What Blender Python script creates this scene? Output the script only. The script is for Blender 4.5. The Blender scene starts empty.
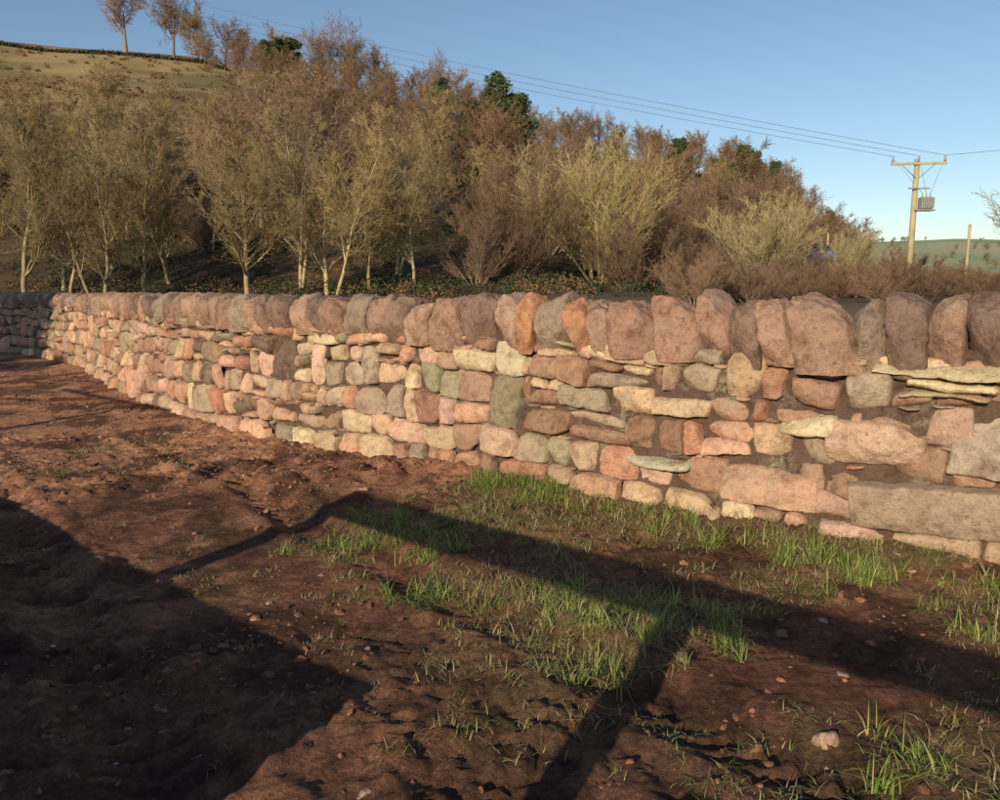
import bpy, math, random
import numpy as np
from mathutils import Vector
rng=np.random.default_rng(7); random.seed(7)
scene=bpy.context.scene
EL=math.radians(20.0); AZ=math.radians(28)
SD=np.array([math.sin(AZ),math.cos(AZ)])   # direction shadows fall

# ---------------- noise ----------------
def _h(i,j,k):
    n=(i*374761393+j*668265263+k*1274126177)&0xFFFFFFFF
    n=((n^(n>>13))*1103515245)&0xFFFFFFFF
    n=((n^(n>>15))*2246822519)&0xFFFFFFFF
    return ((n^(n>>16))&0xFFFFFF)/float(0xFFFFFF)
def vn(x,y,z=0.0):
    x=np.asarray(x,float);y=np.asarray(y,float);z=np.zeros_like(x)+z
    i=np.floor(x).astype(np.int64);j=np.floor(y).astype(np.int64);k=np.floor(z).astype(np.int64)
    fx=x-i;fy=y-j;fz=z-k
    fx=fx*fx*(3-2*fx);fy=fy*fy*(3-2*fy);fz=fz*fz*(3-2*fz)
    def L(a,b,t):return a+(b-a)*t
    r=L(L(L(_h(i,j,k),_h(i+1,j,k),fx),L(_h(i,j+1,k),_h(i+1,j+1,k),fx),fy),
        L(L(_h(i,j,k+1),_h(i+1,j,k+1),fx),L(_h(i,j+1,k+1),_h(i+1,j+1,k+1),fx),fy),fz)
    return r*2-1
def fbm(x,y,z=0.0,o=4,g=.5):
    s=0;a=1;f=1
    for q in range(o):
        s=s+a*vn(np.asarray(x)*f+q*17.3,np.asarray(y)*f+q*9.1,np.asarray(z)*f+q*5.7);a*=g;f*=2.03
    return s
def sst(a,b,x):
    t=np.clip((x-a)/(b-a),0,1);return t*t*(3-2*t)

# ---------------- materials ----------------
def newmat(name,rough=.9,spec=.2):
    m=bpy.data.materials.new(name);m.use_nodes=True
    nt=m.node_tree;b=nt.nodes['Principled BSDF']
    b.inputs['Roughness'].default_value=rough
    b.inputs['Specular IOR Level'].default_value=spec
    return m,nt,b
def N(nt,t,**k):
    n=nt.nodes.new(t)
    for a,v in k.items():setattr(n,a,v)
    return n
def noise(nt,scale,detail=6,rough=.6,coord='Object'):
    tc=N(nt,'ShaderNodeTexCoord');n=N(nt,'ShaderNodeTexNoise')
    n.inputs['Scale'].default_value=scale;n.inputs['Detail'].default_value=detail;n.inputs['Roughness'].default_value=rough
    nt.links.new(tc.outputs[coord],n.inputs['Vector']);return n
def ramp(nt,src,pts):
    r=N(nt,'ShaderNodeValToRGB');e=r.color_ramp.elements
    while len(e)<len(pts):e.new(.5)
    for el,(p,c) in zip(e,pts):
        el.position=p;el.color=(c[0],c[1],c[2],1) if not isinstance(c,(int,float)) else (c,c,c,1)
    nt.links.new(src,r.inputs[0]);return r
def mix(nt,a,b,f,mode='MIX'):
    m=N(nt,'ShaderNodeMix',data_type='RGBA',blend_type=mode)
    if isinstance(f,(int,float)):m.inputs[0].default_value=f
    else:nt.links.new(f,m.inputs[0])
    for s,i in ((a,6),(b,7)):
        if isinstance(s,tuple):m.inputs[i].default_value=(*s,1)
        else:nt.links.new(s,m.inputs[i])
    return m.outputs[2]
def bump(nt,b,hs,strength,dist,prev=None):
    n=N(nt,'ShaderNodeBump');n.inputs['Strength'].default_value=strength;n.inputs['Distance'].default_value=dist
    nt.links.new(hs,n.inputs['Height'])
    if prev:nt.links.new(prev,n.inputs['Normal'])
    nt.links.new(n.outputs[0],b.inputs['Normal']);return n.outputs[0]

def stone_mat(name,lich=.5,lcol=(.33,.29,.19),dark=.5):
    m,nt,b=newmat(name,.88,.25)
    at=N(nt,'ShaderNodeAttribute',attribute_name='Col')
    n1=noise(nt,7,6,.68);n2=noise(nt,60,4,.72);n3=noise(nt,3.2,5,.65);n5=noise(nt,19,5,.72)
    r1=ramp(nt,n1.outputs[0],[(.3,(.55,.48,.45)),(.5,(.97,.95,.95)),(.72,(1.26,1.28,1.28))])
    c=mix(nt,at.outputs[0],r1.outputs[0],1,'MULTIPLY')
    r2=ramp(nt,n2.outputs[0],[(.32,.70),(.5,1.0),(.7,1.18)])
    c=mix(nt,c,r2.outputs[0],.7,'MULTIPLY')
    r5=ramp(nt,n5.outputs[0],[(.33,.55),(.45,1.0),(.7,1.12)])
    c=mix(nt,c,r5.outputs[0],.75,'MULTIPLY')
    rl=ramp(nt,n3.outputs[0],[(.53,0.0),(.66,1.0)])
    rl2=ramp(nt,n5.outputs[0],[(.45,0.0),(.57,lich)])
    f=mix(nt,rl.outputs[0],rl2.outputs[0],1,'MULTIPLY')
    c=mix(nt,c,lcol,f)
    rd=ramp(nt,n1.outputs[0],[(.58,0.0),(.66,dark)])
    c=mix(nt,c,(.12,.07,.048),rd.outputs[0])
    nt.links.new(c,b.inputs['Base Color'])
    p=bump(nt,b,n1.outputs[0],.7,.035);p=bump(nt,b,n5.outputs[0],.8,.026,p);bump(nt,b,n2.outputs[0],.7,.010,p)
    return m
def col_mat(name,rough=.9,sc=(6,60,300),bd=(.03,.01,.003),var=(.7,1.3)):
    m,nt,b=newmat(name,rough,.15)
    at=N(nt,'ShaderNodeAttribute',attribute_name='Col')
    ns=[noise(nt,s,4,.68) for s in sc]
    c=at.outputs[0]
    for n in ns[:2]:
        r=ramp(nt,n.outputs[0],[(.3,var[0]),(.7,var[1])]);c=mix(nt,c,r.outputs[0],1,'MULTIPLY')
    nt.links.new(c,b.inputs['Base Color'])
    p=None
    for n,d in zip(ns,bd):p=bump(nt,b,n.outputs[0],.8,d,p)
    return m
def plain_mat(name,c1,c2,scale=5,rough=.85,objrand=0,bd=.01,spec=.2):
    m,nt,b=newmat(name,rough,spec)
    n=noise(nt,scale,4,.6);r=ramp(nt,n.outputs[0],[(.3,c1),(.7,c2)]);c=r.outputs[0]
    if objrand:
        oi=N(nt,'ShaderNodeObjectInfo')
        k=objrand
        rr=ramp(nt,oi.outputs['Random'],[(0,(1-k,1-k,1-k*.9)),(.35,(1+k*.2,1,1-k*.3)),(.7,(1,1,1+k*.3)),(1,(1+k,1+k*.9,1+k*.8))])
        c=mix(nt,c,rr.outputs[0],1,'MULTIPLY')
    nt.links.new(c,b.inputs['Base Color'])
    if bd:bump(nt,b,n.outputs[0],.5,bd)
    return m

# ---------------- mesh helper ----------------
def mesh(name,V,F,cols=None,mats=(),smooth=True,midx=None,parent=None,obj=True):
    me=bpy.data.meshes.new(name)
    V=np.asarray(V,np.float32);F=np.asarray(F,np.int32);k=F.shape[1]
    me.vertices.add(len(V));me.vertices.foreach_set('co',V.ravel())
    me.loops.add(F.size);me.loops.foreach_set('vertex_index',F.ravel())
    me.polygons.add(len(F));me.polygons.foreach_set('loop_start',np.arange(0,F.size,k,dtype=np.int32))
    if midx is not None:me.polygons.foreach_set('material_index',np.asarray(midx,np.int32))
    for m in mats:me.materials.append(m)
    if cols is not None:
        a=me.color_attributes.new('Col','FLOAT_COLOR','POINT')
        c=np.ones((len(V),4),np.float32);c[:,:3]=cols;a.data.foreach_set('color',c.ravel())
    me.update(calc_edges=True)
    me.polygons.foreach_set('use_smooth',np.full(len(F),smooth))
    me.validate()
    if not obj:return me
    o=bpy.data.objects.new(name,me);scene.collection.objects.link(o)
    if parent:o.parent=parent
    return o
def gridF(nu,nv,off=0):
    i,j=np.meshgrid(np.arange(nu-1),np.arange(nv-1),indexing='ij')
    a=(i*nv+j).ravel()+off
    return np.stack([a,a+nv,a+nv+1,a+1],1)

# ---------------- wall path ----------------
cp=np.array([(8.3,.3),(6.5,1.55),(4.75,2.77),(2.75,4.15),(.986,5.37),(-.505,6.46),(-2.72,8.1),(-4.75,10.35),(-6.5,12.8),(-8.05,14.95),(-11.6,18.2),(-16,20.8),(-21,23)])
pts=[]
for i in range(1,len(cp)-2):
    p0,p1,p2,p3=cp[i-1:i+3]
    for t in np.linspace(0,1,24,endpoint=False):
        pts.append(.5*((2*p1)+(p2-p0)*t+(2*p0-5*p1+4*p2-p3)*t*t+(3*p1-p0-3*p2+p3)*t**3))
pts=np.array(pts);SL=np.concatenate([[0],np.cumsum(np.hypot(*np.diff(pts,axis=0).T))])
tan=np.gradient(pts,axis=0);tan/=np.linalg.norm(tan,axis=1)[:,None]
nor=np.stack([-tan[:,1],tan[:,0]],1)
if nor[60]@(-pts[60])<0:nor=-nor
def W(s,d,z):
    s=np.asarray(s,float)
    x=np.interp(s,SL,pts[:,0])+np.interp(s,SL,nor[:,0])*d
    y=np.interp(s,SL,pts[:,1])+np.interp(s,SL,nor[:,1])*d
    return np.stack([x,y,np.zeros_like(x)+z],-1)
def s_of_x(X):return float(np.interp(-X,-pts[:,0],SL))
def ztop(s):return np.interp(s,[0,5,12,20,SL[-1]],[1.48,1.47,1.42,1.36,1.36])
def coph(s):return np.interp(s,[0,5,8,12,20,SL[-1]],[.39,.39,.37,.30,.27,.27])

# ---------------- terrain ----------------
def wall_side(x,y):
    """signed distance, + behind the wall"""
    sub=slice(0,None,4);P=pts[sub];Nn=nor[sub]
    x=np.asarray(x,float);y=np.asarray(y,float);sh=x.shape
    xf=x.ravel();yf=y.ravel();out=np.empty(len(xf))
    for a in range(0,len(xf),40000):
        dx=xf[a:a+40000,None]-P[None,:,0];dy=yf[a:a+40000,None]-P[None,:,1]
        k=np.argmin(dx*dx+dy*dy,1);r=np.arange(len(k))
        sg=-(dx[r,k]*Nn[k,0]+dy[r,k]*Nn[k,1])
        dd=np.sqrt(dx[r,k]**2+dy[r,k]**2)
        out[a:a+40000]=np.where(dd<1.0,sg,np.sign(sg)*dd)
    return out.reshape(sh)
def Hu(u):return np.interp(u,[-260,-78,-47,-32,-8,16,32,48,54,59,65,90],[44,38.6,36,32,26.5,19.5,16.8,13,8.5,4,1,0])
def terrain_big(x,y,sd):
    yy=np.maximum(y,36);rt=x/np.maximum(y,8)
    base=(1.5-.55*sst(.0,.35,rt))*sst(3,20,sd)
    u=np.where(y<130,130*x/yy,x)
    t=np.clip((y-36)/94,0,1)
    f=.75*t+.25*t*t
    fall=np.clip(1-np.maximum(y-128,0)/260,0,1)
    hill=Hu(u)*f*fall*(y>0)
    hill=hill+1.2*fbm(x/22,y/22,o=3)*sst(45,80,y)*np.clip(hill/8,0,1)*sst(0,25,128-y+25)
    right=sst(45,110,y)*sst(.35,.5,x/yy)
    base=base-2.2*right
    far=sst(260,1100,y)*(50+10*fbm(x/260,y/260+3,o=3))
    return base+hill+far
def ruts(x,y):
    d=np.array([2.3,-2.85]);d/=np.linalg.norm(d);n=np.array([d[1],-d[0]])
    z=0
    for off in(.15,-1.4):
        q=(x+3.05)*n[0]+(y-5.0)*n[1]-off+.06*vn(x*.8,y*.8)
        l=(x+3.05)*d[0]+(y-5.0)*d[1]
        m=np.exp(-(q/.17)**4)
        z=z-.035*m+.022*m*np.tanh(3*np.sin((l+np.abs(q)*.6)*2*np.pi/.13))*(.6+.5*vn(x*3,y*3))
        z=z+.016*np.exp(-((np.abs(q)-.25)/.07)**2)*(1+.9*vn(x*6,y*6))
    return z
def near_detail(x,y,sd):
    w=np.clip(1-(np.hypot(x,y)-14)/8,0,1)
    rough=.32+.62*sst(-.3,.5,fbm(x*.8+3,y*.8,o=2))
    wx=x+.09*vn(x*5,y*5,8.);wy=y+.09*vn(x*5+31,y*5,8.)
    z=.025*fbm(x*.9,y*.9,1.5,o=3)+rough*(.024*fbm(wx*3.3,wy*3.3,2.5,o=3,g=.6)+.018*(1-np.abs(fbm(wx*6.5,wy*6.5,4.5,o=3,g=.65)))**2*1.3)
    z=z+rough*.020*fbm(wx*21,wy*21,o=3,g=.7)*(.6+.6*vn(x*2.2,y*2.2,3.))
    z=z+ruts(x,y)*sst(.5,1.2,-sd)
    z=z+.05*np.exp(-(sd/.35)**2)
    q=np.hypot((x+1.3)/1.3,(y-6.1)/.55);z=z+.08*np.exp(-q*q)*(1+.8*vn(x*7,y*7))
    return (z-.03)*w
def ground(x,y):
    x=np.atleast_1d(np.asarray(x,float));y=np.atleast_1d(np.asarray(y,float))
    sd=wall_side(x,y);return terrain_big(x,y,sd)+near_detail(x,y,sd)
def gz(x,y):return float(ground([x],[y])[0])

def grassmask(x,y):
    def blob(cx,cy,rx,ry):return np.exp(-(((x-cx)/rx)**2+((y-cy)/ry)**2))
    sd=wall_side(x,y)
    m=1.1*blob(-.35,4.4,1.0,.9)+1.0*blob(.5,3.3,.7,.8)+.9*blob(.3,5.2,.6,.4)+1.0*blob(1.6,4.1,1.0,.5)+1.0*blob(2.3,3.5,1.0,.7)+.8*blob(1.7,2.3,.8,.6)+.35*blob(-3.6,7,1.2,1.2)
    m=m+.9*np.exp(-((sd+.3)/.32)**2)*sst(-.5,.1,x)
    n=fbm(x*2.1,y*2.1,3.3,o=3)
    return np.clip(m*(.54+1.2*n),0,1)

xs=np.concatenate([-np.geomspace(2500,16,60),np.linspace(-15.5,-6,110)[:-1],np.linspace(-6,4.2,440),np.linspace(4.4,16,60),np.geomspace(16.5,2500,60)])
ys=np.concatenate([np.linspace(-60,.8,40)[:-1],np.linspace(.8,8,400),np.linspace(8.06,20,130),np.linspace(20.5,140,130),np.geomspace(142,3500,60)])
X,Y=np.meshgrid(xs,ys,indexing='ij');sd=wall_side(X,Y)
Z=terrain_big(X,Y,sd)+near_detail(X,Y,sd)
V=np.stack([X,Y,Z],-1).reshape(-1,3)
def lerp(a,b,t):return a+(np.asarray(b)-a)*t[...,None]
soil=np.array([.18,.080,.047]);
C=np.zeros(X.shape+(3,))+soil
C=lerp(C,[.33,.160,.092],sst(-.1,.6,fbm(X*1.3,Y*1.3,7,o=4))*.8)
C=lerp(C,[.46,.235,.135],sst(4.5,7.5,Y)*sst(.2,-2.0,X)*.8)
C=lerp(C,[.075,.036,.024],sst(.0,.5,fbm(X*2.6,Y*2.6,9,o=4,g=.65))*.8)
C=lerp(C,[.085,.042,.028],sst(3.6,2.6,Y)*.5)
C=lerp(C,[.18,.145,.06],grassmask(X,Y)*.55)
behind=sst(.1,.6,sd)
field=lerp(np.zeros_like(C)+[.15,.12,.055],[.23,.16,.08],sst(-.3,.5,fbm(X*.5,Y*.5,o=4)))
field=lerp(field,[.17,.12,.07],sst(-.1,.15,X/np.maximum(Y,1)))
C=C*(1-behind[...,None])+field*behind[...,None]
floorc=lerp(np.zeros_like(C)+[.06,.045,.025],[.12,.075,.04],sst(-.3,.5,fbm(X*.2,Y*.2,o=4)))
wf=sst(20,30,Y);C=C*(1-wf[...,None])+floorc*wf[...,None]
op=sst(58,76,Y)*sst(-.22,-.33,X/np.maximum(Y,1)+.04*vn(X/8,Y/8))
op=np.clip(op,0,1)
hillc=lerp(np.zeros_like(C)+[.29,.21,.10],[.17,.14,.06],sst(-.1,.5,fbm(X/9,Y/5,o=4)))
hillc=lerp(hillc,[.13,.085,.042],sst(-.05,.45,fbm(X/5+8,Y/4,o=4))*.8)
C=C*(1-op[...,None])+hillc*op[...,None]
fm=sst(170,260,Y)
cell=_h(np.floor((X+.3*Y)/90).astype(np.int64),np.floor((Y-.2*X)/120).astype(np.int64),np.zeros(X.shape,np.int64))
farc=lerp(np.zeros_like(C)+[.20,.27,.11],[.38,.34,.20],cell)
farc=lerp(farc,[.30,.35,.26],sst(300,1500,Y)*.35)  # distance haze mixed into the field colour
C=C*(1-fm[...,None])+farc*fm[...,None]
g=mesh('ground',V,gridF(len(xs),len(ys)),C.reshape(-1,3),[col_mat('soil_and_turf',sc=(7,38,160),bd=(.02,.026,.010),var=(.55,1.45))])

# ---------------- dry stone wall ----------------
PAL=[((.54,.325,.215),4.8),((.58,.40,.255),3.6),((.38,.225,.145),3.2),((.42,.32,.22),2.5),((.33,.28,.175),1.2),((.66,.52,.33),.8),((.49,.255,.16),2.2),((.22,.145,.105),1.3),((.59,.385,.28),1.8)]
PW=np.array([p[1] for p in PAL]);PW=PW/PW.sum()
def pick():
    c=np.array(PAL[rng.choice(len(PAL),p=PW)][0]);return c*rng.uniform(.72,1.12)*(1+rng.normal(0,.022,3))
SV=[];SF=[];SC=[];so=0
def add(Vv,Ff,c):
    global so
    SV.append(Vv);SF.append(Ff+so);SC.append(np.tile(c,(len(Vv),1)));so+=len(Vv)
def stone(quad,col,d0=0.,back=.08,sharp=None):
    q=np.array(quad,float);cen=q.mean(0)
    wpt=W(cen[0],0,0);dist=math.hypot(wpt[0],wpt[1])
    w=abs(q[1,0]-q[0,0]);h=abs(q[3,1]-q[0,1])
    res=np.interp(dist,[4,8,14,25],[.010,.02,.045,.09])
    nu=int(np.clip(w/res,7,64));nv=int(np.clip(h/res,7,40))
    tu=np.linspace(-1,1,nu);tv=np.linspace(-1,1,nv)
    u=.4*tu+.6*np.sin(tu*np.pi/2);v=.4*tv+.6*np.sin(tv*np.pi/2)
    u,v=np.meshgrid(u,v,indexing='ij')
    uu=u.copy();vv=v.copy()
    for su in(-1,1):
        for sv in(-1,1):
            k=rng.uniform(.0,.10) if rng.random()<.6 else rng.uniform(.15,.5)
            m=np.clip(su*u,0,1)**3*np.clip(sv*v,0,1)**3*k
            uu=uu-su*m*rng.uniform(.6,1.2)*min(1,h/w*1.3);vv=vv-sv*m*rng.uniform(.6,1.3)
    U=(uu+1)/2;Vq=(vv+1)/2
    s=(q[0,0]*(1-U)+q[1,0]*U)*(1-Vq)+(q[3,0]*(1-U)+q[2,0]*U)*Vq
    z=(q[0,1]*(1-U)+q[1,1]*U)*(1-Vq)+(q[3,1]*(1-U)+q[2,1]*U)*Vq
    sd_=rng.uniform(0,500)
    s=s+.010*fbm(s*7,z*7,sd_,o=4,g=.62);z=z+.010*fbm(s*7,z*7,sd_+40,o=4,g=.62)
    eu=(1-np.abs(u))*w/2;ev=(1-np.abs(v))*h/2
    rr=(sharp or rng.uniform(.007,.020))*(1+.6*vn(s*14,z*14,sd_))
    a=np.clip(eu/rr,0,1);b=np.clip(ev/rr,0,1)
    prof=np.sqrt(np.clip(1-(1-a)**2,0,1))*np.sqrt(np.clip(1-(1-b)**2,0,1))
    d=d0-back*(1-prof)+rng.normal(0,.015)*u+rng.normal(0,.018)*v
    for _ in range(6):    # spalled flats
        an=rng.uniform(0,6.28);c0=rng.uniform(-.1,.9)
        d=d-np.maximum(0,(np.cos(an)*u+np.sin(an)*v)-c0)*rng.uniform(.01,.05)
    st_=vn(s*6+3*vn(s*3,z*3,sd_),z*11,sd_+7)
    d=d+.008*fbm(s*6,z*6,sd_+3,o=2)+.010*np.tanh(st_*8)*.5+.006*fbm(s*22,z*22,sd_+9,o=3,g=.7)
    d=d+(1.05-z)*.09
    Pw=W(s,d,z).reshape(-1,3)
    add(Pw,gridF(nu,nv)[:,::-1],col)
specials=[ # x0,x1,z0,z1,color,proud
 (2.16,3.35,.985,1.075,(.55,.46,.28),.035),(2.31,2.70,.915,.968,(.66,.54,.33),.04),(2.28,2.66,.868,.912,(.48,.36,.23),.03),
 (2.0,2.14,1.02,1.065,(.62,.49,.29),.03),(1.94,2.12,.965,1.01,(.54,.40,.26),.03),
 (2.5,3.05,.43,.84,(.42,.33,.25),.03),(2.10,2.95,.08,.38,(.37,.27,.19),.06),(1.75,2.03,.58,.74,(.66,.55,.34),.025),
 (1.98,2.42,.44,.70,(.54,.36,.25),.025),(1.48,1.96,.12,.36,(.54,.33,.22),.05),(.9,1.3,.24,.34,(.50,.46,.31),.04)]
sprects=[]
for x0,x1,z0,z1,c,p in specials:
    s1,s0=s_of_x(x0),s_of_x(x1);sprects.append((s0,s1,z0,z1))
    j=lambda:rng.normal(0,.024)*min(1,(z1-z0)/.15)
    stone([(s0+j(),z0+j()),(s1+j(),z0+j()),(s1+j(),z1+j()),(s0+j(),z1+j())],np.array(c),p,sharp=.018,back=.12)
edges=np.array([-.12,.13,.36,.57,.76,.92,1.03]);nr=6
def bnd(i,s):
    z=edges[i]+(.055*vn(s*.9+i*31,i*7.7)+.028*vn(s*3.1+i*11,i*3.3) if 0<i<nr else 0)
    top=ztop(s)-coph(s)+.01
    return z/1.03*top if z>0 else z
Smax=SL[-1]-.3
blocked=[[] for _ in range(nr+1)]
def put(s0,s1,z00,z10,z11,z01,row):
    A=max(1e-4,(s1-s0)*(z11-z00));ov=0
    for r in sprects:
        ov+=max(0,min(s1,r[1])-max(s0,r[0]))*max(0,min(z11,r[3])-max(z00,r[2]))
    if ov/A>.8:return
    g=rng.uniform(-.004,.003)
    j=lambda k=.022:rng.normal(0,min(k,(s1-s0)*.13))
    if s1-s0<.03:return
    q=[(s0+g+j(),z00+g+j(.009)),(s1-g+j(),z10+g+j(.009)),(s1-g+j(),z11-g+j(.011)),(s0+g+j(),z01-g+j(.011))]
    stone(q,pick(),(rng.normal(0,.016) if ov/A<.15 else -.03)+(.05 if row==0 else 0))
for i in range(nr):
    s=.2
    while s<Smax:
        big=rng.random()
        w=rng.uniform(.09,.19) if big<.30 else rng.uniform(.19,.34) if big<.88 else rng.uniform(.34,.5)
        if i==0:w*=1.3
        hit=None
        for b in blocked[i]:
            if b[0]<s+w and s<b[1]:
                if hit is None or b[0]<hit[0]:hit=b
        if hit:
            if hit[0]-s>.05:w=hit[0]-s
            else:s=hit[1];continue
        s1=s+w;hi=i+1
        free=not any(b[0]<s1+.05 and s-.05<b[1] for b in blocked[i+1])
        if i<nr-1 and free and .16<w<.45 and rng.random()<.10:
            hi=i+2;blocked[i+1].append((s,s1))
        z00,z10=bnd(i,s),bnd(i,s1);z01,z11=bnd(hi,s),bnd(hi,s1)
        r=rng.random()
        if hi==i+1 and w>.17 and r<.22:
            f=rng.uniform(.3,.7);m0=z00+(z01-z00)*f;m1=z10+(z11-z10)*(f+rng.normal(0,.08))
            put(s,s1,z00,z10,m1,m0,i)
            if rng.random()<.55:
                k=rng.uniform(.35,.65);mm=m0+(m1-m0)*k;zz=z01+(z11-z01)*k;sm=s+(s1-s)*k
                put(s,sm,m0,mm,zz,z01,i);put(sm,s1,mm,m1,z11,zz,i)
            else:put(s,s1,m0,m1,z11,z01,i)
        else:put(s,s1,z00,z10,z11,z01,i)
        s=s1
for _ in range(500):   # pinning stones in the joints
    s=rng.uniform(2,22);i=rng.integers(1,nr+1);z=bnd(i,s)+rng.normal(0,.006);w=rng.uniform(.03,.07);h=rng.uniform(.010,.022)
    if i==nr:z-=.01
    stone([(s-w,z-h),(s+w,z-h*.7),(s+w*.8,z+h),(s-w,z+h*.6)],pick()*1.0,-.02,back=.04,sharp=.01)
nface=so
wall_root=bpy.data.objects.new('dry_stone_wall',None);scene.collection.objects.link(wall_root)
st=stone_mat('rubble_sandstone',.65)
mesh('face_stones',np.concatenate(SV),np.concatenate(SF),np.concatenate(SC),[st],parent=wall_root)
ss=np.linspace(.1,Smax,240);prof=[(-.065,-.3),(-.065,None),(-.44,None),(-.5,-.3)]
V=[]
for (d,z) in prof:
    zz=(ztop(ss)-coph(ss)+.06) if z is None else np.full_like(ss,z)
    dd=d+ (.09*(1.05-np.clip(zz,-.3,2)) if d==-.065 else 0)
    V.append(W(ss,dd,zz))
V=np.stack(V,1).reshape(-1,3)
core=mesh('hearting',V,gridF(len(ss),4),np.tile([.12,.075,.052],(len(V),1)),[st],parent=wall_root)
# coping
SV=[];SF=[];SC=[];so=0
CPAL=[(.31,.185,.13),(.37,.225,.155),(.25,.16,.115),(.42,.27,.19),(.29,.215,.155),(.34,.20,.14),(.22,.145,.11),(.39,.245,.17)]
s=.25;lean=0
while s<Smax:
    wd=rng.uniform(.15,.25) if rng.random()<.55 else rng.uniform(.25,.36)
    if s>9:wd*=.9
    sc=s+wd/2;p=W(sc,0,0);dist=math.hypot(p[0],p[1])
    nu=int(np.interp(dist,[4,8,20],[32,18,8]));nt_=int(np.interp(dist,[4,8,20],[80,44,16]))
    w1=np.linspace(-1,1,nu);w1=.4*w1+.6*np.sin(w1*np.pi/2);w1=np.concatenate([[-1],w1,[1]]);cap=np.ones(nu+2);cap[0]=cap[-1]=0
    th=np.linspace(-.15,np.pi+.15,nt_)
    w,th=np.meshgrid(w1,th,indexing='ij');cap=cap[:,None]
    Hh=coph(sc)*rng.uniform(.92,1.04)+.01;T=.25*rng.uniform(.9,1.07)
    e1=rng.uniform(.5,.85);e2=rng.uniform(.6,.9)
    dd=T*np.sign(np.cos(th))*np.abs(np.cos(th))**e1
    zz=Hh*np.sign(np.sin(th))*np.abs(np.sin(th))**e2
    ew=(1-np.abs(w))*wd/2;rr=rng.uniform(.010,.032)
    sh=np.sqrt(np.clip(1-(1-np.clip(ew/rr,0,1))**2,0,1))
    zmid=Hh*.4;rd=rr/.25*1.5
    k=(1-rd*(1-sh))
    dd=dd*k*cap;zz=zmid+(zz-zmid)*k*cap
    lean=.7*lean+rng.normal(0,.03)
    tap=rng.normal(.02,.05)
    S=sc+w*(wd/2+.003)*(1-tap*(zz/Hh-.5)*2)+lean*(zz/Hh-.5)*1.3
    sd_=rng.uniform(0,500)
    r=.028*fbm(S*5,zz*5,dd*5+sd_,o=2)+.016*fbm(S*14,zz*14,dd*14+sd_,o=4,g=.66)
    r=r+.014*np.tanh(6*vn(S*9,zz*5,dd*9+sd_))*.6
    for _ in range(6):
        an=rng.uniform(0,6.28);c0=rng.uniform(.1,.8)
        r=r-np.maximum(0,np.cos(an)*w+np.sin(an)*(zz/Hh*2-1)-c0)*rng.uniform(.02,.08)
    dd=dd+r*np.cos(th)*cap;zz=zz+r*np.sin(th)*.9*cap
    S=S+.014*fbm(dd*7+9,zz*7,sd_,o=3,g=.6)
    P=W(S,dd-.20+rng.normal(0,.014),zz+ztop(sc)-coph(sc)-.012).reshape(-1,3)
    c=np.array(CPAL[rng.integers(len(CPAL))])*rng.uniform(.85,1.12)
    xc=p[0]
    if .05<xc<.55 and rng.random()<.6:c=np.array((.48,.24,.13))*rng.uniform(.85,1.1)
    elif rng.random()<.04:c=np.array((.45,.24,.14))
    add(P,gridF(nu+2,nt_),c)
    s+=wd
mesh('coping_stones',np.concatenate(SV),np.concatenate(SF),np.concatenate(SC),[stone_mat('coping_sandstone',.6,(.29,.24,.17),.7)],parent=wall_root)

# ---------------- clods, pebbles ----------------
import bmesh
def ico(sub):
    bm=bmesh.new();bmesh.ops.create_icosphere(bm,subdivisions=sub,radius=1)
    v=np.array([x.co[:] for x in bm.verts]);f=np.array([[y.index for y in x.verts] for x in bm.faces]);bm.free();return v,f
def lumps(name,xy,size,cols,mat,sub=2,flat=.6,sink=.3,smooth=True):
    v,f=ico(sub);n=len(xy);z=ground(xy[:,0],xy[:,1])
    sc=size[:,None]*rng.uniform(.6,1.3,(n,3));sc[:,2]*=flat
    P=v[None]*np.ones((n,1,1))
    o=rng.uniform(0,300,n)[:,None]
    r=1+.45*vn(P[...,0]*1.3+o,P[...,1]*1.3,P[...,2]*1.3+o)+.22*vn(P[...,0]*3.3+o,P[...,1]*3.3,P[...,2]*3.3+o)
    P=P*r[...,None]*sc[:,None]
    a=rng.uniform(0,6.28,n);ca,sa=np.cos(a)[:,None],np.sin(a)[:,None]
    x=P[...,0]*ca-P[...,1]*sa;y=P[...,0]*sa+P[...,1]*ca
    b=rng.normal(0,.4,n)[:,None];zz=P[...,2]*np.cos(b)+x*np.sin(b);x=x*np.cos(b)-P[...,2]*np.sin(b)
    P=np.stack([x+xy[:,0:1],y+xy[:,1:2],zz+z[:,None]+sc[:,2:3]*(1-sink*2)*.5],-1).reshape(-1,3)
    F=(f[None]+(np.arange(n)*len(v))[:,None,None]).reshape(-1,3)
    return mesh(name,P,F,np.repeat(cols,len(v),0),[mat],smooth=smooth)
n=46000
xy=np.stack([rng.uniform(-9,3.6,n),1.6+12.4*rng.random(n)**1.3],1)
sdp=wall_side(xy[:,0],xy[:,1]);dens=.08+.9*sst(.0,.6,fbm(xy[:,0]*1.2,xy[:,1]*1.2,11,o=4,g=.65))
dens=dens*(1-.5*grassmask(xy[:,0],xy[:,1]))+.5*np.exp(-(sdp+.2)**2/.06)+.45*sst(5,6.5,xy[:,1])
k=(sdp<-.05)&(rng.random(n)<dens*.8);xy=xy[k];n=len(xy)
size=.003+.007*rng.gamma(1.1,.9,n);size=np.clip(size,.003,.045)
cc=np.array([.24,.115,.07])*rng.uniform(.5,1.4,(n,1));pk=rng.random(n)<.02;cc[pk]=np.array([.46,.31,.22])*rng.uniform(.7,1.2,(pk.sum(),1))
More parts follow.
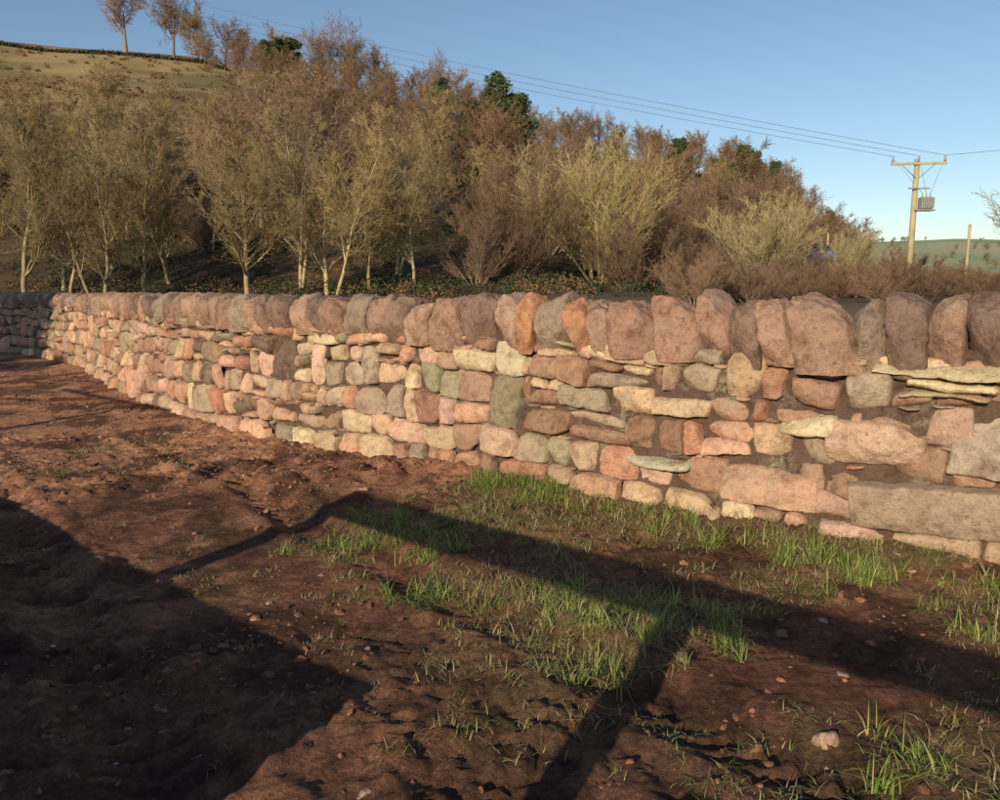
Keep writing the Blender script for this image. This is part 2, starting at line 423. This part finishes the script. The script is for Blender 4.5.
lumps('soil_clods',xy,size,cc,col_mat('clod_soil',.95,(30,120,400),(.01,.004,.001)),sub=1,smooth=False,sink=.45)
xy=np.array([(1.10,2.45),(1.62,2.3),(-.2,3.3),(-1.6,5.2),(.75,3.0),(2.2,3.0),(1.9,2.6),(-3,6.3),(-2.2,5.9),(1.25,3.3),(1.35,2.9),(-.95,4.0),(-.9,2.9),(1.5,3.45),(2.6,3.2),(-4.2,8.8),(-3.4,7.9),(-1.0,5.6)])
size=np.array([.05,.03,.02,.03,.03,.035,.04,.03,.03,.03,.03,.02,.02,.03,.04,.03,.03,.03])
xy=np.concatenate([xy,np.stack([rng.uniform(-5,3,60),rng.uniform(2,8,60)],1)]);size=np.concatenate([size,rng.uniform(.008,.022,60)])
kk=wall_side(xy[:,0],xy[:,1])<-.1;xy=xy[kk];size=size[kk]
lumps('loose_stones',xy,size,np.array([.44,.28,.20])*rng.uniform(.4,1.0,(len(xy),1)),st,sub=3,flat=.55,sink=.5)

# ---------------- grass ----------------
def blades(name,xy,h,w,lean,cols,mat):
    n=len(xy);z=ground(xy[:,0],xy[:,1])
    a=rng.uniform(0,6.28,n);dx,dy=np.cos(a),np.sin(a);b=a+rng.normal(1.57,.4,n);wx,wy=np.cos(b)*w,np.sin(b)*w
    V=np.zeros((n,7,3))
    for i,t in enumerate((0,.35,.7,1.0)):
        ox=lean*h*t**1.5;oz=h*t*np.sqrt(np.clip(1-(lean*t*.75)**2,.02,1))-h*np.clip(lean-.6,0,1)*t*t*.85
        c=np.stack([xy[:,0]+dx*ox,xy[:,1]+dy*ox,z+np.maximum(oz,.004)-.005],-1)
        ww=(1,.9,.6,0)[i]
        if i<3:
            V[:,2*i]=c+np.stack([wx*ww,wy*ww,0*wx],-1);V[:,2*i+1]=c-np.stack([wx*ww,wy*ww,0*wx],-1)
        else:V[:,6]=c
    base=np.array([[0,1,3],[0,3,2],[2,3,5],[2,5,4],[4,5,6]])
    F=(base[None]+(np.arange(n)*7)[:,None,None]).reshape(-1,3)
    return mesh(name,V.reshape(-1,3),F,np.repeat(cols,7,0),[mat])
gm,nt,b=newmat('grass_blade',.6,.3)
at=N(nt,'ShaderNodeAttribute',attribute_name='Col');nt.links.new(at.outputs[0],b.inputs['Base Color'])
tr=N(nt,'ShaderNodeBsdfTranslucent');nt.links.new(at.outputs[0],tr.inputs[0])
mx=N(nt,'ShaderNodeMixShader');mx.inputs[0].default_value=.25
nt.links.new(b.outputs[0],mx.inputs[1]);nt.links.new(tr.outputs[0],mx.inputs[2])
nt.links.new(mx.outputs[0],nt.nodes['Material Output'].inputs[0])
def gcol(n,xy,p=.25):
    t=rng.random((n,1));c=np.array([.20,.26,.055])*(1-t)+np.array([.33,.35,.12])*t
    c=c*rng.uniform(.55,1.25,(n,1));dry=rng.random(n)<p+.25*sst(-.2,.5,vn(xy[:,0]*2,xy[:,1]*2))
    c[dry]=np.array([.48,.37,.20])*rng.uniform(.45,1.15,(dry.sum(),1));return c
nt_c=16000
xy=np.stack([rng.uniform(-5,4,nt_c),rng.uniform(1.6,8.5,nt_c)],1)
m=grassmask(xy[:,0],xy[:,1]);sdp=wall_side(xy[:,0],xy[:,1])
k=(sdp<-.03)&(rng.random(nt_c)<m*1.0);tc=xy[k];tm=m[k]
nb=rng.integers(6,20,len(tc));idx=np.repeat(np.arange(len(tc)),nb)
bx=tc[idx]+rng.normal(0,.028,(len(idx),2));nbl=len(idx)
hh=rng.uniform(.025,.09,nbl)*(.55+.6*tm[idx]);lean=np.clip(rng.normal(1.15,.4,nbl),.2,1.7)
blades('grass',bx,hh,rng.uniform(.0012,.0026,nbl),lean,gcol(nbl,bx,.4),gm)
tx=[];
for cx,cy,r,nn in[(.02,5.65,.12,600),(.3,5.4,.12,400),(-.15,5.8,.08,300),(.6,5.1,.12,250),(1.1,4.75,.15,300),(1.75,4.2,.17,600),(2.05,3.95,.15,500),(1.45,4.45,.12,250),(2.5,3.7,.18,400),(.62,3.4,.17,450),(.85,3.15,.14,350),(.35,3.6,.14,350),(-.7,4.9,.15,250),(2.35,3.4,.2,250),(1.3,2.3,.15,200),(1.6,2.0,.15,200),(-.25,3.7,.15,300),(-.5,4.3,.2,350),(-.85,4.5,.15,200),(.45,2.95,.1,180)]:
    for _ in range(7):
        ax,ay=rng.normal(cx,r*1.1),rng.normal(cy,r*.8);q=int(nn/7*rng.uniform(.4,1.6))
        tx.append(np.stack([rng.normal(ax,.03,q),rng.normal(ay,.03,q)],1))
tx=np.concatenate(tx);tx=tx[wall_side(tx[:,0],tx[:,1])<-.03];nn=len(tx)
blades('grass_tussocks',tx,rng.uniform(.05,.15,nn),rng.uniform(.0015,.0033,nn),np.clip(rng.normal(1.0,.4,nn),.1,1.6),gcol(nn,tx,.12)*[.95,1.08,.8],gm)

# ---------------- trees ----------------
def perp(d):
    a=Vector((random.uniform(-1,1),random.uniform(-1,1),random.uniform(-1,1)));a-=a.dot(d)*d
    return a.normalized() if a.length>1e-4 else Vector((1,0,0))
def grow(segs,p,d,L,r,lvl,P):
    n=P['n'][lvl];st=L/n;mx=len(P['n'])-1;r0=r
    for i in range(n):
        t=(i+1)/n
        d=(d+perp(d)*random.uniform(0,P['w'][lvl])+Vector((0,0,P['up'][lvl]))).normalized()
        q=p+d*st;r1=max(r0*(1-t*.8),P['rmin'])
        segs.append((*p,*q,r,r1))
        if lvl<mx and t>P['s'][lvl]:
            kk=P['k'][lvl]/max(1,n*(1-P['s'][lvl]));c=int(kk)+(random.random()<kk-int(kk))
            for _ in range(c):
                f=random.random();a=math.radians(random.gauss(P['a'][lvl],9))
                nd=(d*math.cos(a)+perp(d)*math.sin(a)).normalized()
                shp=1-P['tap'][lvl]*(t-.5 if t>.5 else 0)*1.3
                grow(segs,p.lerp(q,f),nd,L*P['r'][lvl]*random.uniform(.6,1.15)*shp,max(r1*.55,P['rmin']),lvl+1,P)
        p=q;r=r1
def tubes(segs,ns):
    S=np.array(segs);A=S[:,:3];B=S[:,3:6];d=B-A;d/=np.linalg.norm(d,axis=1)[:,None]+1e-9
    ref=np.where(np.abs(d[:,2:3])>.9,np.array([[1.,0,0]]),np.array([[0,0,1.]]))
    u=np.cross(d,ref);u/=np.linalg.norm(u,axis=1)[:,None];v=np.cross(d,u)
    an=np.arange(ns)/ns*2*np.pi
    ring=u[:,None]*np.cos(an)[None,:,None]+v[:,None]*np.sin(an)[None,:,None]
    P=np.concatenate([A[:,None]+ring*S[:,6][:,None,None],B[:,None]+ring*S[:,7][:,None,None]],1)
    k=np.arange(ns);f=np.stack([k,(k+1)%ns,ns+(k+1)%ns,ns+k],1)
    F=(f[None]+(np.arange(len(S))*2*ns)[:,None,None]).reshape(-1,4)
    return P.reshape(-1,3),F
def tree_mesh(name,P,seed,mats,stems=1,spread=(0,0),H=8):
    random.seed(seed);segs=[]
    for k in range(stems):
        a=random.uniform(0,6.28) if stems>1 else 0;sp=math.radians(random.uniform(*spread))
        d=Vector((math.sin(sp)*math.cos(a),math.sin(sp)*math.sin(a),math.cos(sp)))
        b=Vector((math.cos(a)*.25,math.sin(a)*.25,-.15)) if stems>1 else Vector((0,0,-.2))
        grow(segs,b,d,H*P['L']*random.uniform(.75,1.05),P['R']*random.uniform(.7,1.1),0,P)
    big=[s for s in segs if s[6]>.03];sm=[s for s in segs if s[6]<=.03]
    V1,F1=tubes(big,7);V2,F2=tubes(sm,3)
    V=np.concatenate([V1,V2]);V[:,2]*=H/max(V[:,2].max(),.1)
    return mesh(name,V,np.concatenate([F1,F2+len(V1)]),None,mats,midx=[0]*len(F1)+[1]*len(F2),obj=False)
bark=plain_mat('olive_bark',(.24,.19,.10),(.46,.38,.22),3,objrand=.25)
bark2=plain_mat('dark_bark',(.15,.11,.08),(.27,.21,.15),4,objrand=.2)
twg_ol=plain_mat('olive_twigs',(.25,.185,.09),(.40,.305,.15),2,objrand=.28,bd=0)
twg_br=plain_mat('brown_twigs',(.20,.13,.078),(.30,.20,.125),2,objrand=.35,bd=0)
twg_yl=plain_mat('straw_twigs',(.38,.31,.15),(.52,.43,.22),2,objrand=.15,bd=0)
UP=dict(n=[12,8,4,3,2],w=[.17,.24,.3,.35,.4],up=[.04,.10,.11,.08,.05],s=[.22,.2,.15,.1],k=[21,9,6,2.4],a=[42,38,37,36],r=[.42,.42,.5,.6],tap=[1,.4,.3,.2],rmin=.0062,L=1,R=.095)
MU=dict(n=[9,5,4,3],w=[.09,.18,.3,.35],up=[.02,.13,.12,.06],s=[.2,.1,.1],k=[13,7,5],a=[28,28,30],r=[.40,.5,.55],tap=[.6,.4,.3],rmin=.007,L=.95,R=.055)
OK=dict(n=[7,8,5,4,3],w=[.08,.25,.35,.4,.4],up=[.02,.05,.05,.05,.03],s=[.35,.2,.15,.1],k=[11,8,6,2.5],a=[45,45,42,40],r=[.95,.5,.5,.55],tap=[.2,.3,.3,.2],rmin=.015,L=.5,R=.26)
WD=dict(n=[6,6,4,3],w=[.1,.25,.35,.4],up=[.02,.08,.06,.05],s=[.25,.12,.1],k=[17,10,6],a=[46,44,42],r=[.5,.5,.55],tap=[.6,.4,.3],rmin=.015,L=.9,R=.14)
M_up=[tree_mesh('upright_%d'%i,UP,10+i,[bark,twg_ol],H=8) for i in range(3)]
M_up2=[tree_mesh('clump_%d'%i,UP,60+i,[bark,twg_ol],stems=2,spread=(5,16),H=8) for i in range(2)]
M_mu=[tree_mesh('multi_%d'%i,MU,30+i,[bark,twg_yl],stems=14,spread=(6,48),H=6) for i in range(2)]
M_mb=[tree_mesh('multib_%d'%i,MU,40+i,[bark2,twg_br],stems=12,spread=(6,50),H=6) for i in range(2)]
M_ok=[tree_mesh('broad_%d'%i,OK,50+i,[bark2,twg_br],H=11) for i in range(3)]
M_wd=[tree_mesh('wood_%d'%i,WD,70+i,[bark2,twg_br],H=8) for i in range(4)]+[tree_mesh('woodo_%d'%i,WD,80+i,[bark,twg_ol],H=8) for i in range(1)]
def inst(name,me,x,y,h,H,parent=None,sx=1.0,z=None):
    o=bpy.data.objects.new(name,me);scene.collection.objects.link(o)
    o.location=(x,y,(gz(x,y) if z is None else z)-.05);k=h/H;o.scale=(k*sx,k*sx,k);o.rotation_euler[2]=random.uniform(0,6.28)
    if parent:o.parent=parent
    return o
random.seed(3)
for r,y,h,sx in[(-.67,31,8.4,1.1),(-.60,30,7.9,1.1),(-.55,34,8.2,1.0),(-.505,31,7.1,1.0),(-.45,32,7.5,1.1),(-.41,37,7.0,1.1),(-.318,30,7.2,1.25),(-.255,34,7.8,1.0),(-.215,31,7.3,1.1),(-.165,32,6.9,1.0),(-.108,33,6.2,1),(-.13,38,7.4,1.1),(-.36,42,6.8,1),(-.57,42,8.4,1.1),(-.47,44,7.6,1.1)]:
    inst('bare_tree',random.choice(M_up+M_up2),r*y,y,h,8,sx=sx)
for r,y,h,M,H,sx in[(.125,38,6.9,M_mu,6,1.15),(.02,36,5.6,M_mb,6,1.1),(.06,46,7.0,M_mb,6,1.1),(.205,44,4.8,M_mb,6,1.1),(.325,40,4.8,M_mu,6,1.2),(.28,50,5.8,M_mb,6,1.1),(.44,44,3.4,M_mu,6,1),(.165,34,3.4,M_mb,6,1.2),(-.03,34,3.5,M_mb,6,1.2),(.25,36,2.8,M_mb,6,1.3),(.49,50,3.2,M_mb,6,1.2)]:
    inst('hazel_bush' if M is M_mb else 'willow_bush',random.choice(M),r*y,y,h,H,sx=sx)
inst('bare_tree',M_up[1],.685*26,26,6.6,8,sx=1.2)
scr=bpy.data.objects.new('scrub_thicket',None);scene.collection.objects.link(scr)
for i in range(56):
    y=random.uniform(22,52);r=random.uniform(.22,.75)
    inst('scrub_%d'%i,random.choice(M_mb),r*y,y,random.uniform(1.1,1.8),6,parent=scr,sx=1.6)
for i in range(24):
    y=random.uniform(42,56);r=random.uniform(-.7,.3)
    inst('scrub_l%d'%i,random.choice(M_mb),r*y,y,random.uniform(2.2,4.2),6,parent=scr,sx=1.3)
# woodland on the hillside
wood=bpy.data.objects.new('hillside_woodland',None);scene.collection.objects.link(wood)
cnt=0;pl=[]
for _ in range(7000):
    y=random.uniform(48,146);r=random.uniform(-.75,.445);x=r*y
    if y>74:
        lim=-.36 if y>112 else -.29
        if r<lim+random.uniform(-.03,.03):continue
    if y>90 and r>.425:continue
    md=3.3+y*.013
    if any((x-a)**2+(y-b)**2<md*md for a,b in pl):continue
    pl.append((x,y));h=random.uniform(4.5,7.8)*(.75 if r>.36 else 1)*(1.15 if r<0 else 1)*(.85 if r<-.3 and y<76 else 1)
    inst('tree_%d'%cnt,random.choice(M_wd),x,y,h,8,parent=wood,sx=random.uniform(1.0,1.35));cnt+=1
# skyline trees
for r,y,h,M,sx in[(-.452,127,12,0,1.15),(-.395,127,12.5,1,1.15),(-.62,127,8,2,1),(-.185,124,12,1,1.1),(-.215,126,10.5,2,1),(-.15,126,9.5,0,1),(-.315,126,6,0,1),(-.08,126,9.5,1,1),(.01,124,9,0,1),(.12,128,8,2,1),(.17,126,7,0,1),(.28,124,7.5,1,1),(.35,122,6.5,2,1)]:
    inst('oak_tree',M_ok[M],r*y,y,h,11,sx=sx)
# evergreen trees
def leafcloud(cs,rs,n,size,flat=.8):
    cs=np.array(cs);rs=np.array(rs);k=rng.integers(0,len(cs),n)
    d=rng.normal(0,1,(n,3));d/=np.linalg.norm(d,axis=1)[:,None]
    P=cs[k]+d*(rs[k]*rng.uniform(.45,1.15,n))[:,None]*[1,1,flat]
    a=rng.normal(0,1,(n,3));a/=np.linalg.norm(a,axis=1)[:,None];b=np.cross(a,rng.normal(0,1,(n,3)));b/=np.linalg.norm(b,axis=1)[:,None]
    s=size*rng.uniform(.6,1.3,n)[:,None]
    V=np.stack([P-a*s,P+b*s*.5,P+a*s,P-b*s*.5],1).reshape(-1,3)
    return V,np.arange(4*n).reshape(-1,4)
leafm=plain_mat('evergreen_leaves',(.05,.07,.025),(.11,.14,.05),1.2,.6,bd=0,objrand=.15)
def evergreen(name,H,seed,conic=False,n=14000,size=.10,bare=.12):
    random.seed(seed);segs=[];P=dict(UP);P['k']=[10,3,2,0];P['R']=.16;P['n']=[8,4,3,2,1]
    grow(segs,Vector((0,0,-.2)),Vector((0,0,1)),H*.9,.16,0,P)
    V1,F1=tubes(segs,6);cs=[];rs=[]
    for i in range(80):
        z=random.uniform(bare,.97);R=H*(.30*(1-z)+.03 if conic else .26*math.sqrt(max(.05,1-(z*2-1)**2*.9)))
        a=random.uniform(0,6.28);q=random.uniform(.3,1.15)
        cs.append((math.cos(a)*R*q,math.sin(a)*R*q,z*H));rs.append(random.uniform(.03,.075)*H)
    V2,F2=leafcloud(cs,rs,n,size)
    return mesh(name,np.concatenate([V1,V2]),np.concatenate([F1,F2+len(V1)]),None,[bark2,leafm],midx=[0]*len(F1)+[1]*len(F2),obj=False,smooth=False)
E1=evergreen('holly_a',8,1,n=22000,size=.12);E2=evergreen('pine_a',8,2,True)
inst('holly_tree',E1,-.258*120,120,7,8,sx=1.4);inst('holly_tree',E1,-.28*121,121,6,8,sx=1.3)
inst('pine_tree',E2,-.005*76,76,10.4,8,sx=1.1);inst('pine_tree',E2,.02*77,77,9,8,sx=1.4);inst('pine_tree',E2,-.035*75,75,7.5,8,sx=1.4)
for r,y,h in[(.22,96,8),(.30,98,8),(.34,108,7),(.315,112,7.5),(.41,110,5),(.27,90,7),(-.07,104,7.5)]:inst('pine_tree',E2,r*y,y,h,8,sx=1.3)
inst('holly_tree',E1,-17.9,3.4,10,8,sx=1.1);inst('holly_tree',E1,-20.5,5.2,10,8,sx=1.3);inst('holly_tree',E1,-18.9,1.5,10,8,sx=1.0)  # out of view, added to shade the left end of the wall
# undergrowth of bramble and bracken
cs=[];rs=[];random.seed(9)
for _ in range(1000):
    y=random.uniform(25,60);r=random.uniform(-.75,.34)
    x=r*y
    R=random.uniform(.25,.7)*(1+.5*(y>40));cs.append((x,y,gz(x,y)+R*.35));rs.append(R)
V1,F1=leafcloud(cs[:330],rs[:330],35000,.055,.7);V2,F2=leafcloud(cs[330:],rs[330:],75000,.065,.7)
brack=plain_mat('dead_bracken',(.14,.08,.04),(.24,.14,.07),1.5,.9,bd=0);bram=plain_mat('bramble_leaves',(.03,.04,.016),(.065,.07,.028),1.5,.7,bd=0)
mesh('undergrowth',np.concatenate([V1,V2]),np.concatenate([F1,F2+len(V1)]),None,[brack,bram],midx=[0]*len(F1)+[1]*len(F2),smooth=False)
# hedge on the skyline
cs=[];rs=[]
for r in np.linspace(-.75,-.33,150):
    y=125;x=r*y;cs.append((x,y,gz(x,y)+.1));rs.append(random.uniform(.3,.75))
V1,F1=leafcloud(cs,rs,9000,.2,.7);mesh('hedge',V1,F1,None,[plain_mat('hedge_leaves',(.04,.04,.025),(.08,.07,.04),1,bd=0)],smooth=False)
cs=[];rs=[]
for _ in range(380):
    y=random.uniform(78,124);r=random.uniform(-.75,-.27);x=r*y;R=random.uniform(.2,.8);cs.append((x,y,gz(x,y)+R*.2));rs.append(R)
V1,F1=leafcloud(cs,rs,24000,.13,.6);mesh('bracken_tufts',V1,F1,None,[brack],smooth=False)
# distant trees, along field boundaries
dt=bpy.data.objects.new('distant_trees',None);scene.collection.objects.link(dt)
for i in range(110):
    ln=i%7;y=330+ln*95+random.uniform(-6,6)+(i*3.1)%40;r=random.uniform(.44,.74);x=r*y
    inst('far_tree_%d'%i,random.choice(M_wd),x,y,random.uniform(3,7),8,parent=dt,sx=1.6)

# ---------------- box / cylinder helpers ----------------
def boxpart(name,c,size,mat,parent,rot=(0,0,0),bev=.01):
    bm=bmesh.new();bmesh.ops.create_cube(bm,size=1);bmesh.ops.scale(bm,vec=size,verts=bm.verts)
    me=bpy.data.meshes.new(name);bm.to_mesh(me);bm.free();me.materials.append(mat)
    o=bpy.data.objects.new(name,me);scene.collection.objects.link(o);o.location=c;o.rotation_euler=rot
    if bev:
        m=o.modifiers.new('b','BEVEL');m.width=bev;m.segments=2
    o.parent=parent;return o
def cyl(name,p0,p1,r0,r1,mat,parent,ns=14):
    V,F=tubes([(*p0,*p1,r0,r1)],ns)
    V=np.concatenate([V,[p0],[p1]]);o=mesh(name,V,F,None,[mat],parent=parent)
    me=o.data;bm=bmesh.new();bm.from_mesh(me);bm.verts.ensure_lookup_table()
    for i in range(ns):
        bm.faces.new([bm.verts[i],bm.verts[(i+1)%ns],bm.verts[2*ns]]);bm.faces.new([bm.verts[ns+i],bm.verts[ns+(i+1)%ns],bm.verts[2*ns+1]])
    bmesh.ops.recalc_face_normals(bm,faces=bm.faces);bm.to_mesh(me);bm.free();return o
def empty(name,loc=(0,0,0),rot=0):
    e=bpy.data.objects.new(name,None);scene.collection.objects.link(e);e.location=loc;e.rotation_euler[2]=rot;return e
wood_m=plain_mat('weathered_wood',(.20,.17,.11),(.36,.30,.19),6,bd=.01)
polem=plain_mat('pole_wood',(.32,.27,.14),(.46,.39,.22),3,bd=.01)
metal=plain_mat('galvanised_metal',(.20,.21,.21),(.32,.33,.33),8,.5,bd=0)
# utility pole
px_,py_=21.6,42.0;zb=gz(px_,py_);zt=7.95
up=empty('utility_pole')
cyl('pole',(px_,py_,zb-.3),(px_,py_,zt),.17,.13,polem,up)
ad=np.array([.985,-.17,0]);P0=np.array([px_,py_,zt-.25])
boxpart('crossarm',tuple(P0+[0,-.16,0]),(2.7,.11,.13),polem,up,(0,0,math.atan2(ad[1],ad[0])))
insul=[]
for k in(-1.25,0,1.25):
    q=P0+ad*k+[0,-.16,.06];cyl('insulator_%d'%int(k*4+5),tuple(q),tuple(q+[0,0,.32]),.06,.045,metal,up);insul.append(q+[0,0,.32])
cyl('brace_1',tuple(P0+ad*.8+[0,-.16,-.05]),tuple(P0+[0,-.1,-.8]),.025,.025,metal,up,6)
cyl('brace_2',tuple(P0-ad*.8+[0,-.16,-.05]),tuple(P0+[0,-.1,-.8]),.025,.025,metal,up,6)
tq=np.array([px_+.55,py_-.1,5.7])
boxpart('transformer_tank',tuple(tq),(.62,.5,.62),metal,up,bev=.05)
for k in range(6):boxpart('fin_%d'%k,tuple(tq+[-.27+k*.108,-.29,0]),(.02,.08,.5),metal,up,bev=0)
for k in range(3):cyl('bushing_%d'%k,tuple(tq+[-.2+.2*k,0,.3]),tuple(tq+[-.2+.2*k,0,.52]),.045,.03,polem,up,8)
boxpart('platform',tuple(tq+[-.1,0,-.36]),(1.0,.55,.07),metal,up)
boxpart('switch_bar',(px_+.1,py_-.2,6.45),(1.1,.08,.08),metal,up)
for k in range(3):cyl('lead_%d'%k,tuple(insul[k]-[0,0,.1]),tuple(tq+[-.2+.2*k,0,.5]),.012,.012,metal,up,5)
# wires
wires=empty('overhead_wires');wm=plain_mat('wire_metal',(.10,.10,.11),(.2,.2,.2),3,.5,bd=0)
def wire(a,b,sag,name):
    a=np.array(a,float);b=np.array(b,float);t=np.linspace(0,1,50)
    P=a+(b-a)*t[:,None];P[:,2]-=sag*4*t*(1-t);lg=np.linalg.norm(b-a)>60
    V,F=tubes([(*P[i],*P[i+1],.011+.012*t[i]*lg,.011+.012*t[i]*lg) for i in range(49)],4)
    mesh(name,V,F,None,[wm],parent=wires)
for k in range(3):
    e=np.array([-84.6,129,54.5])+[(k-1)*1.2,0,0]+[0,0,(k-1)*.9]
    wire(insul[k],e,1.9,'wire_%d'%k)
wire(insul[2],(40,30,9.4),.3,'wire_r')
e2=empty('utility_pole');cyl('pole',(-84.6,129,gz(-84.6,129)-.3),(-84.6,129,54.6),.2,.15,polem,e2);boxpart('crossarm',(-84.6,128.8,54.3),(2.7,.11,.13),polem,e2)
e5=empty('utility_pole');cyl('pole',(40,30,0),(40,30,9.4),.17,.13,polem,e5);boxpart('crossarm',(40,29.84,9.2),(2.7,.11,.13),polem,e5)
e3=empty('timber_post');y=34;x=.586*y;cyl('post',(x,y,gz(x,y)-.2),(x,y,4.0),.07,.06,polem,e3);cyl('cap',(x,y,4.0),(x,y,4.05),.065,.03,polem,e3)
e4=empty('timber_post');y=58;x=.41*y;cyl('post',(x,y,gz(x,y)-.2),(x,y,5.2),.09,.07,polem,e4);cyl('cap',(x,y,5.2),(x,y,5.26),.075,.03,polem,e4)

# parked car beyond the field
def car(x,y,rot):
    e=empty('parked_car',(x,y,gz(x,y)),rot)
    paint=plain_mat('car_paint',(.10,.16,.33),(.12,.18,.36),1,.3,bd=0,spec=.5);glass=plain_mat('car_glass',(.02,.025,.03),(.03,.035,.04),1,.1,bd=0,spec=.6);rub=plain_mat('tyre_rubber',(.02,.02,.02),(.03,.03,.03),1,bd=0)
    def ext(name,prof,hw,hw2,mat):
        n=len(prof);V=[(a,-h,b) for (a,b),h in zip(prof,hw2)]+[(a,h,b) for (a,b),h in zip(prof,hw2)]
        bm=bmesh.new();vs=[bm.verts.new(v) for v in V]
        bm.faces.new(vs[:n]);bm.faces.new(vs[n:][::-1])
        for i in range(n):bm.faces.new([vs[i],vs[n+i],vs[n+(i+1)%n],vs[(i+1)%n]])
        bmesh.ops.recalc_face_normals(bm,faces=bm.faces)
        me=bpy.data.meshes.new(name);bm.to_mesh(me);bm.free();me.materials.append(mat);o=bpy.data.objects.new(name,me);scene.collection.objects.link(o);o.parent=e
        m=o.modifiers.new('b','BEVEL');m.width=.04;m.segments=3;return o
    ext('body',[(-2.05,.3),(-2.1,.75),(-1.95,.93),(-.95,.98),(1.55,1.0),(2.0,.92),(2.08,.6),(2.0,.3)],0,[.84,.85,.82,.84,.84,.8,.82,.82],paint)
    ext('cabin',[(-1.0,.96),(-.3,1.42),(1.1,1.46),(1.75,.99)],0,[.78,.62,.62,.76],glass)
    ext('roof',[(-.32,1.43),(-.25,1.47),(1.05,1.51),(1.15,1.46)],0,[.62,.6,.6,.6],paint)
    for sx in(-1.3,1.3):
        for sy in(-.78,.78):cyl('wheel_%d%d'%(sx>0,sy>0),(sx,sy-.1,.32),(sx,sy+.1,.32),.32,.32,rub,e,20)
car(.383*54,54,.2)

# ---------------- timber fence behind the photographer, unseen, parts set to cast the ground shadows ----------------
L1=1/math.tan(EL)
def caster(px,py,h):return np.array([px,py])-SD*h*L1
A=caster(-1.06,5.37,1.3);B=caster(2.04,2.75,1.3);fd=(B-A)/np.linalg.norm(B-A);ang=math.atan2(fd[1],fd[0])
fe=empty('timber_fence')
def rail(t0,t1,z,hh,name,dz=0):
    c=A+fd*(t0+t1)/2;boxpart(name,(c[0],c[1],z),(t1-t0,.05,hh),wood_m,fe,(0,dz,ang),.008)
def post(t,h,name,w=.12):
    c=A+fd*t;boxpart(name,(c[0],c[1],h/2-.1),(w,w,h+.2),wood_m,fe,(0,0,ang),.01)
rail(-.1,6.5,1.27,.19,'top_rail')
post(0,1.36,'post_1',.13);post(2.65,1.36,'post_2',.13);post(5.2,1.36,'post_3',.13)
rail(-6,1.75,.34,.70,'shadow_board');rail(-8,-4.3,1.72,.05,'thin_rail')  # solid board is unseen, added to cast the large ground shadow
rail(3.0,6.5,.70,.14,'middle_rail');rail(3.4,6.5,.30,.24,'lower_rail')
post(-5.2,1.76,'post_5',.1)

# ---------------- world, sun, camera ----------------
w=bpy.data.worlds.new('World');scene.world=w;w.use_nodes=True
nt=w.node_tree;bg=nt.nodes['Background'];sk=nt.nodes.new('ShaderNodeTexSky');sk.sky_type='NISHITA';sk.sun_disc=False
sk.sun_elevation=EL;sk.sun_rotation=math.pi+AZ;sk.air_density=1.0;sk.dust_density=.3;sk.ozone_density=2.2
nt.links.new(sk.outputs[0],bg.inputs[0]);bg.inputs[1].default_value=.118
sl=bpy.data.lights.new('sun','SUN');sl.energy=5.0;sl.angle=math.radians(.5);sl.color=(1,.85,.63)
so_=bpy.data.objects.new('sun',sl);scene.collection.objects.link(so_)
dv=Vector((SD[0]*math.cos(EL),SD[1]*math.cos(EL),-math.sin(EL)));so_.rotation_euler=dv.to_track_quat('-Z','Y').to_euler()
cam=bpy.data.cameras.new('camera');cam.sensor_width=36;cam.lens=28.26;cam.clip_end=6000;cam.clip_start=.05
co=bpy.data.objects.new('camera',cam);scene.collection.objects.link(co);co.location=(0,0,1.5);co.rotation_euler=(math.radians(90-8.34),0,0)
scene.camera=co
scene.view_settings.view_transform='Standard';scene.view_settings.look='None';scene.view_settings.exposure=0
print('trees',cnt,'stones',nface)
